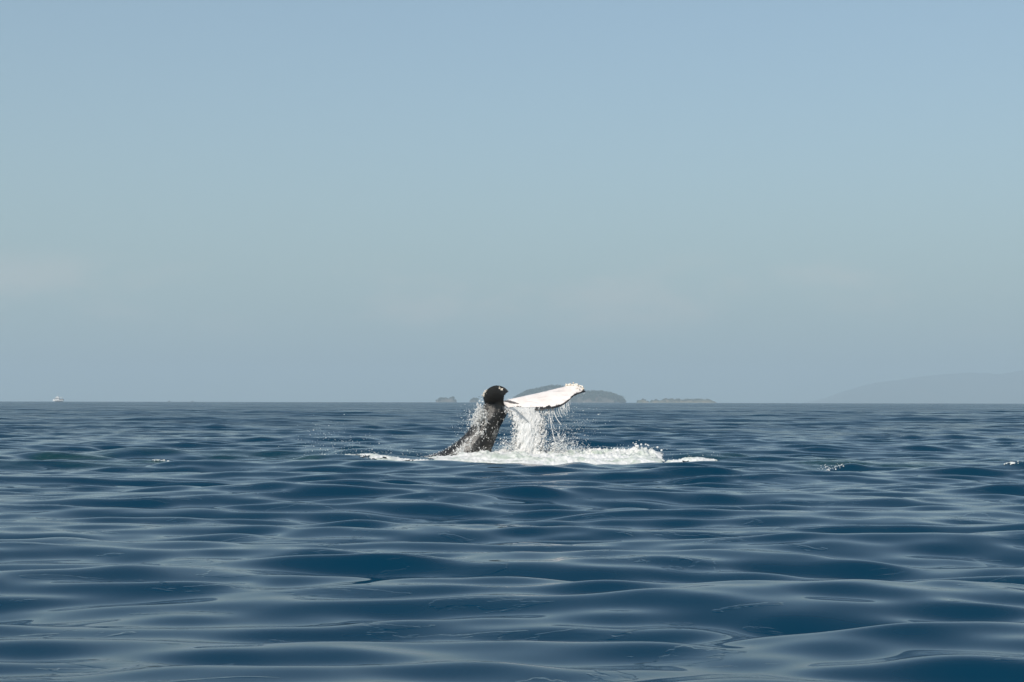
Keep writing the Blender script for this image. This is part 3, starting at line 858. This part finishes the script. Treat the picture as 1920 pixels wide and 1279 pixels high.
barnacles(LLE[int(n_ * .80):int(n_ * .90)] * .8 + LTE[int(n_ * .80):int(n_ * .90)] * .2 + LN[int(n_ * .80):int(n_ * .90)] * 0.04, 11, 0.028, 74, 0.012, 0.026)

# ----------------------------------------------------------------------------
# foam on the water
# ----------------------------------------------------------------------------
def foam_patch(name, x0, x1, y0, y1, sx, sy, mask_fn, height_fn, thr, seed, label, cat='foam', fs=1.0):
    xs = np.arange(x0, x1, sx); ys = np.arange(y0, y1, sy)
    X, Y = np.meshgrid(xs, ys, indexing='ij')
    dx, dy, dz, _l = displace(X, Y)
    m = mask_fn(X, Y)
    lace = 0.55 * fbm(X * 1.3 * fs, Y * fs, octv=5, seed=seed, gain=0.62) + 0.45 * (1 - np.abs(fbm(X * 2.6 * fs, Y * 1.9 * fs, octv=4, seed=seed + 9) - 0.5) * 4)
    val = m * 1.35 + (lace - 0.5) * 1.5
    keep = val > thr
    lump = fbm(X * 3.4, Y * 1.8, octv=5, seed=seed + 20, gain=0.66)
    h = height_fn(X, Y) * (0.08 + 2.0 * np.clip(lump - 0.3, 0, 1)) * sstep(thr, thr + 0.7, val)
    fine = (vnoise(X * 22, Y * 16, None, seed + 30) - 0.5) * 0.045 * sstep(thr, thr + 0.4, val)
    V = np.stack((X + dx, Y + dy, dz + 0.006 + h + fine + 0.02 * sstep(thr, thr + 0.25, val)), -1)
    idx = np.arange(X.size).reshape(X.shape)
    k = keep[:-1, :-1] & keep[1:, :-1] & keep[1:, 1:] & keep[:-1, 1:]
    q = np.stack((idx[:-1, :-1], idx[1:, :-1], idx[1:, 1:], idx[:-1, 1:]), -1)[k]
    used = np.unique(q); remap = np.zeros(X.size, int); remap[used] = np.arange(len(used))
    o = link(name, np_mesh(name, V.reshape(-1, 3)[used], remap[q]), M_FOAM)
    props(o, label, cat, kind='stuff')
    return o

wx = lambda px, Y=46.5: (px - 960) / FPX * Y
def main_mask(X, Y):
    px = X / Y * FPX + 960
    a = sstep(775, 850, px) * (1 - sstep(1205, 1262, px))
    yc = 47.0 - 1.1 * (1 - sstep(830, 905, px)); hw = 3.1 + 0.6 * np.sin(px / 60.0)
    b = np.clip(1 - np.abs((Y - yc) / hw) ** 2.4, 0, 1)
    return a * b
def main_height(X, Y):
    px = X / Y * FPX + 960
    h = interp([770, 830, 900, 930, 960, 1000, 1040, 1080, 1115, 1135, 1160, 1200, 1235, 1260], [0, .02, .15, .28, .36, .36, .34, .36, .46, .34, .36, .38, .24, .05], px)
    return 0.62 * h * np.exp(-((Y - 48.4) / 1.3) ** 2) + 0.025
foam_patch('foam', wx(770), wx(1275), 43.4, 50.6, 0.028, 0.045, main_mask, main_height, 0.62, 81, 'thick white foam churned up around the base of the whale tail')
def left_mask(X, Y):
    px = X / Y * FPX + 960
    a = sstep(560, 610, px) * (1 - sstep(800, 850, px))
    return a * np.exp(-((Y - (46.8 - 0.012 * (px - 700))) / 0.8) ** 2) * 0.74
foam_patch('foam', wx(555), wx(850), 44.0, 50.0, 0.03, 0.05, left_mask, lambda X, Y: 0 * X + 0.04, 0.62, 82, 'thin streak of white foam trailing left of the whale tail', fs=1.7)
def right_mask(X, Y):
    px = X / Y * FPX + 960
    a = sstep(1235, 1262, px) * (1 - sstep(1330, 1362, px))
    return a * np.exp(-((Y - (45.1 + 0.0000 * px)) / 0.6) ** 2) * 0.9
foam_patch('foam', wx(1230), wx(1375), 43.0, 47.5, 0.03, 0.05, right_mask, lambda X, Y: 0 * X + 0.07, 0.62, 83, 'thin foam line at the right end of the churned water')
def blob_mask(px, Yc, rx, ry, amp=0.75):
    xc = wx(px, Yc)
    return lambda X, Y: amp * np.exp(-((X - xc) / rx) ** 2 - ((Y - Yc) / ry) ** 2)
for px, Yc, rx, ry, amp, lb in ((1566, 40.7, .40, .36, .43, 'small breaking wavelet with foam right of the whale'),
                                (1897, 39.8, .40, .36, .33, 'small breaking wavelet with foam at the right edge of the picture'),
                                (432, 47.2, .42, .3, .50, 'short white foam fleck on the sea, nearer to the left of the whale'),
                                (300, 46.0, .50, .40, .44, 'pale foam fleck on the sea far left of the whale'),
                                (545, 44.5, 1.1, .5, .32, 'faint lacy foam left of the foam streak')):
    x = wx(px, Yc)
    foam_patch('foam', x - 1.6, x + 1.6, Yc - 1.4, Yc + 1.4, 0.025, 0.035, blob_mask(px, Yc, rx, ry, amp), lambda X, Y: 0 * X + 0.02, 0.62, int(px), lb, fs=3.0)

# ----------------------------------------------------------------------------
# falling and flying water
# ----------------------------------------------------------------------------
def px_of(p): return p[:, 0] / p[:, 1] * FPX + 960

def cascade():
    """sheet of water pouring off the root of the white fluke"""
    g = np.random.default_rng(91)
    pos, rad, dirs, st = [], [], [], []
    n = 3400
    t = g.uniform(0, 1, n) ** 0.9                       # 0 at the fluke, 1 at the sea
    py = 764 + t * 96
    left = interp([762, 775, 790, 805, 820, 835, 850, 862], [951, 957, 963, 966.5, 966, 964, 961, 956], py)
    right = interp([762, 775, 790, 805, 820, 835, 850, 862], [1008, 1018, 1021, 1018, 1018, 1017, 1014, 1020], py)
    u = g.beta(1.15, 1.15, n)
    edge = g.random(n) < 0.16
    u = np.where(edge, g.choice([-0.03, 1.03], n) + g.normal(0, 0.05, n), u)
    px = left + (right - left) * u
    dY = -0.50 - 0.15 * t + g.normal(0, 0.075, n)
    for i in range(n):
        p = P(px[i], py[i], WY + dY[i]); pos.append(p)
    rad = g.lognormal(math.log(0.0095), 0.40, n) * (1 + 0.3 * t)
    slope = (u - 0.42) * 0.25
    dirs = np.stack((slope + g.normal(0, .12, n), g.normal(0, .12, n), -np.ones(n)), -1)
    st = 1.2 + 2.2 * g.random(n) * (1 - 0.6 * t)
    o = link('water_cascade', blob_mesh('water_cascade', pos, rad, st, dirs, jitter=0.3, seed=92), M_SPRAY)
    props(o, 'white sheet of water pouring from the white fluke into the foam', 'cascade', kind='stuff')
    # the dense core behind the drops: a crumpled sheet with thickness
    nu, nv = 46, 90
    T = np.linspace(0, 1, nv); U = np.linspace(0.03, 0.97, nu)
    UU, TT = np.meshgrid(U, T, indexing='ij')
    PY = 763 + TT * 99
    lf = interp([762, 775, 790, 805, 820, 835, 850, 864], [951, 957, 964, 968, 967, 966, 963, 960], PY); rt = interp([762, 775, 790, 805, 820, 835, 850, 864], [1006, 1015, 1018, 1015, 1015, 1013, 1010, 1014], PY)
    rg_ = (fbm(UU * 0 + 3.0, TT * 30, octv=3, seed=93) - .5) * 9 * (2 * UU - 1)
    PX = lf + (rt - lf) * UU + rg_
    nzz = fbm(UU * 9, TT * 5, octv=5, seed=94, gain=.6)
    V = []
    for side in (-1, 1):
        DY = -0.50 - 0.15 * TT + side * (0.06 + 0.10 * np.sin(np.pi * UU)) * (0.5 + nzz) + 0.035 * (fbm(UU * 30, TT * 16, octv=3, seed=95 + side) - .5)
        Yv = WY + DY
        V.append(np.stack(((PX - 960) / FPX * Yv, Yv, CAM_H + (HOR - PY) / FPX * Yv), -1).reshape(-1, 3))
    m = nu * nv; idx = np.arange(m).reshape(nu, nv)
    qa = np.stack((idx[:-1, :-1], idx[1:, :-1], idx[1:, 1:], idx[:-1, 1:]), -1).reshape(-1, 4)
    rim = np.concatenate((idx[:, 0], idx[-1, 1:], idx[-2::-1, -1], idx[0, -2:0:-1]))
    rn = np.roll(rim, -1)
    qr = np.stack((rim, rn, rn + m, rim + m), -1)
    o2 = link('water_sheet', np_mesh('water_sheet', np.vstack(V), np.vstack((qa, qa[:, ::-1] + m, qr))), M_SPRAY)
    o2['kind'] = 'stuff'; o2.parent = o
cascade()

def strands():
    """threads of water arcing off the trailing edge, breaking into drops"""
    g = np.random.default_rng(101)
    P_, R_, D_, S_ = [], [], [], []
    def arc(px0, py0, px1, py1, r, n, broken, wob=0.6):
        a = g.uniform(0, 6)
        for i in range(n):
            t = i / (n - 1)
            if g.random() < broken * t: continue
            px = px0 + (px1 - px0) * t ** 1.35 + wob * math.sin(a + t * 9) * t; py = py0 + (py1 - py0) * t
            P_.append(P(px, py, WY - 0.62)); R_.append(r * g.uniform(.7, 1.3) * (1 - .25 * t))
            D_.append(((px1 - px0) * 1.35 * t ** .35, 0, -(py1 - py0))); S_.append(g.uniform(2.0, 3.4))
    arc(1037, 768, 1052, 797, .016, 34, .2); arc(1030, 770, 1046, 850, .014, 70, .45); arc(1034, 768, 1037, 790, .013, 22, .5)
    arc(1043, 766, 1048, 784, .012, 18, .5); arc(1047, 765, 1053, 783, .013, 20, .35); arc(1050, 763, 1062, 780, .011, 18, .6)
    arc(1055, 762, 1057, 774, .010, 10, .6); arc(1066, 757, 1068, 772, .010, 12, .6); arc(1028, 770, 1029, 800, .011, 24, .7)
    arc(1058, 761, 1064, 771, .009, 8, .6); arc(1015, 770, 1018, 782, .014, 14, .2); arc(1019, 770, 1021, 780, .012, 12, .3)
    arc(1046, 815, 1066, 845, .012, 24, .5); arc(1033, 785, 1062, 838, .011, 40, .6); arc(1049, 800, 1049, 815, .010, 8, .5)
    for _ in range(34):
        x0 = g.uniform(1018, 1072); y0 = interp([1011, 1030, 1042, 1055, 1065, 1075], [769, 768, 765.5, 761, 754.5, 745], x0)
        arc(x0, y0, x0 + g.uniform(0, 9), y0 + g.uniform(4, 24), g.uniform(.006, .010), 10, .7)
    o = link('water_threads', blob_mesh('water_threads', P_, R_, S_, D_, jitter=.15, seed=102), M_SPRAY)
    props(o, 'thin threads of water dripping from the trailing edge of the white fluke', 'dripping water', kind='stuff')
strands()

def spray():
    g = np.random.default_rng(111)
    pos, rad, st, dr = [], [], [], []
    def cloud(n, px, py, sx, sy, r, clip=None, dY=(-.6, .5), stretch=(1, 1.6)):
        for _ in range(n):
            a, b = g.normal(px, sx), g.normal(py, sy)
            if clip and not clip(a, b): continue
            pos.append(P(a, b, WY + g.uniform(*dY))); rad.append(g.lognormal(math.log(r * 0.92), .42))
            st.append(g.uniform(*stretch)); dr.append(g.normal(size=3))
    below = lambda a, b: b < 862
    # lower right of the cascade: secondary splash
    cloud(1300, 1043, 846, 10, 11, .010, below, (-.8, .2)); cloud(700, 1050, 830, 18, 16, .009, below, (-.8, .3)); cloud(420, 1075, 845, 22, 10, .008, below)
    cloud(500, 1060, 800, 22, 22, .006, below); cloud(240, 1085, 800, 26, 22, .005, below)
    # both sides of the cascade foot
    cloud(380, 953, 838, 9, 12, .010, below, (-.8, 0)); cloud(260, 945, 848, 14, 6, .009, below); cloud(170, 940, 825, 12, 16, .006, below, (.2, .9))
    cloud(300, 1019, 812, 4, 20, .008, below, (-.7, 0))
    # thrown off the left side of the tail stock
    cloud(650, 900, 776, 5.5, 9, .012, lambda a, b: a < 913, (-.45, -.1)); cloud(420, 893, 790, 7, 9, .009, None, (-.45, .1)); cloud(240, 884, 785, 12, 14, .006)
    cloud(120, 872, 800, 16, 16, .006)
    # low spray drifting left
    cloud(300, 640, 842, 45, 18, .0055, lambda a, b: b < 862); cloud(200, 720, 852, 50, 5, .0055, lambda a, b: b < 860, (-.9, -.6)); cloud(70, 600, 815, 20, 16, .0055)
    # little crown at the right end of the foam
    cloud(26, 1200, 838, 9, 6, .018); cloud(40, 1165, 846, 28, 4, .014); cloud(26, 1222, 848, 12, 4, .012); cloud(130, 1290, 858, 40, 4, .006, None, (-1, 0))
    cloud(160, 1140, 843, 50, 4, .008)
    for _ in range(1700):
        a = g.uniform(800, 1245); cloud(1, a, interp([800, 850, 920, 960, 1040, 1115, 1140, 1200, 1245], [858, 853, 849, 847, 848, 844, 848, 846, 858], a), 1, 2.2, .010, None, (-.5, .6))
    cloud(8, 1078, 884, 1.2, 5, .02, None, (-7.5, -7.3)); cloud(70, 1568, 877, 15, 3.5, .010, None, (-7.9, -7.5)); cloud(60, 1900, 881, 13, 3.5, .010, None, (-8.9, -8.5))
    # near the fluke tip
    cloud(40, 1090, 745, 6, 7, .006); cloud(60, 1072, 768, 12, 10, .005)
    cloud(30, 955, 745, 8, 4, .006)
    o = link('spray', blob_mesh('spray', pos, rad, st, dr, seed=112), M_SPRAY)
    props(o, 'fine white spray of flying droplets around the whale tail', 'spray', kind='stuff')
spray()

def runoff():
    """water beads and ropes clinging to the wet tail stock"""
    g = np.random.default_rng(121)
    me = WH.data
    nv = len(me.vertices); nr = np.zeros(nv * 3, np.float32); me.vertices.foreach_get('normal', nr); nr = nr.reshape(-1, 3)
    fl = np.zeros(nv, np.float32); me.attributes['wet_film'].data.foreach_get('value', fl)
    pxs = WCO[:, 0] / WCO[:, 1] * FPX + 960; pys = HOR - (WCO[:, 2] - CAM_H) / WCO[:, 1] * FPX
    ok = (fl > .5) & (nr[:, 1] < 0.1) & (pys > 768) & (pys < 862)
    ids = np.nonzero(ok)[0]
    # two ropes of foamy water: one down the upper left edge, one low in the middle
    rope1 = np.exp(-(((pxs - (901 - 0.05 * (pys - 790))) / 9) ** 2)) * sstep(762, 770, pys) * (1 - sstep(800, 822, pys))
    rope2 = np.exp(-(((pxs - (868 + 0.9 * (845 - pys))) / 9) ** 2)) * sstep(806, 815, pys)
    foot = sstep(838, 856, pys)
    sw = np.abs(fbm(WCO[:, 0] * 4.5, WCO[:, 1] * 4.5, WCO[:, 2] * 3.2, 4, 122) - 0.5)
    w = (rope1 + rope2 * .5 + .4 * foot * sstep(848, 870, pxs)) * np.exp(-(sw / 0.035) ** 2) + 0.004
    w = w * ok; w /= w.sum()
    k = g.choice(nv, 2300, p=w)
    p = WCO[k] + nr[k] * g.uniform(0.0, 0.03, (len(k), 1)) + g.normal(0, .008, (len(k), 3))
    o = link('water_runoff', blob_mesh('water_runoff', p, g.lognormal(math.log(.0095), .35, len(k)), g.uniform(1, 2.2, len(k)), np.stack((g.normal(.2, .3, len(k)), g.normal(0, .2, len(k)), -np.ones(len(k))), -1), ico=0, seed=123), M_SPRAY)
    props(o, 'ropes of white water streaming down the dark tail stock', 'water runoff', kind='stuff')
runoff()

# ----------------------------------------------------------------------------
# haze
# ----------------------------------------------------------------------------
def haze():
    bm = bmesh.new()
    box_bm(bm, (0, 0, 150.0), (34000, 34000, 360.0))
    bmesh.ops.recalc_face_normals(bm, faces=bm.faces)
    me = bpy.data.meshes.new('haze'); bm.to_mesh(me); bm.free()
    m = bpy.data.materials.new('haze_air'); m.use_nodes = True
    nt = m.node_tree; nt.nodes.clear()
    out = nt.nodes.new('ShaderNodeOutputMaterial'); v = nt.nodes.new('ShaderNodeVolumePrincipled')
    v.inputs['Color'].default_value = (0.62, 0.755, 0.825, 1); v.inputs['Density'].default_value = 0.00018; v.inputs['Anisotropy'].default_value = 0.0
    nt.links.new(v.outputs[0], out.inputs['Volume'])
    o = link('haze', me, m)
    props(o, 'pale blue sea haze veiling the far islands and headland', 'haze', kind='stuff')
haze()
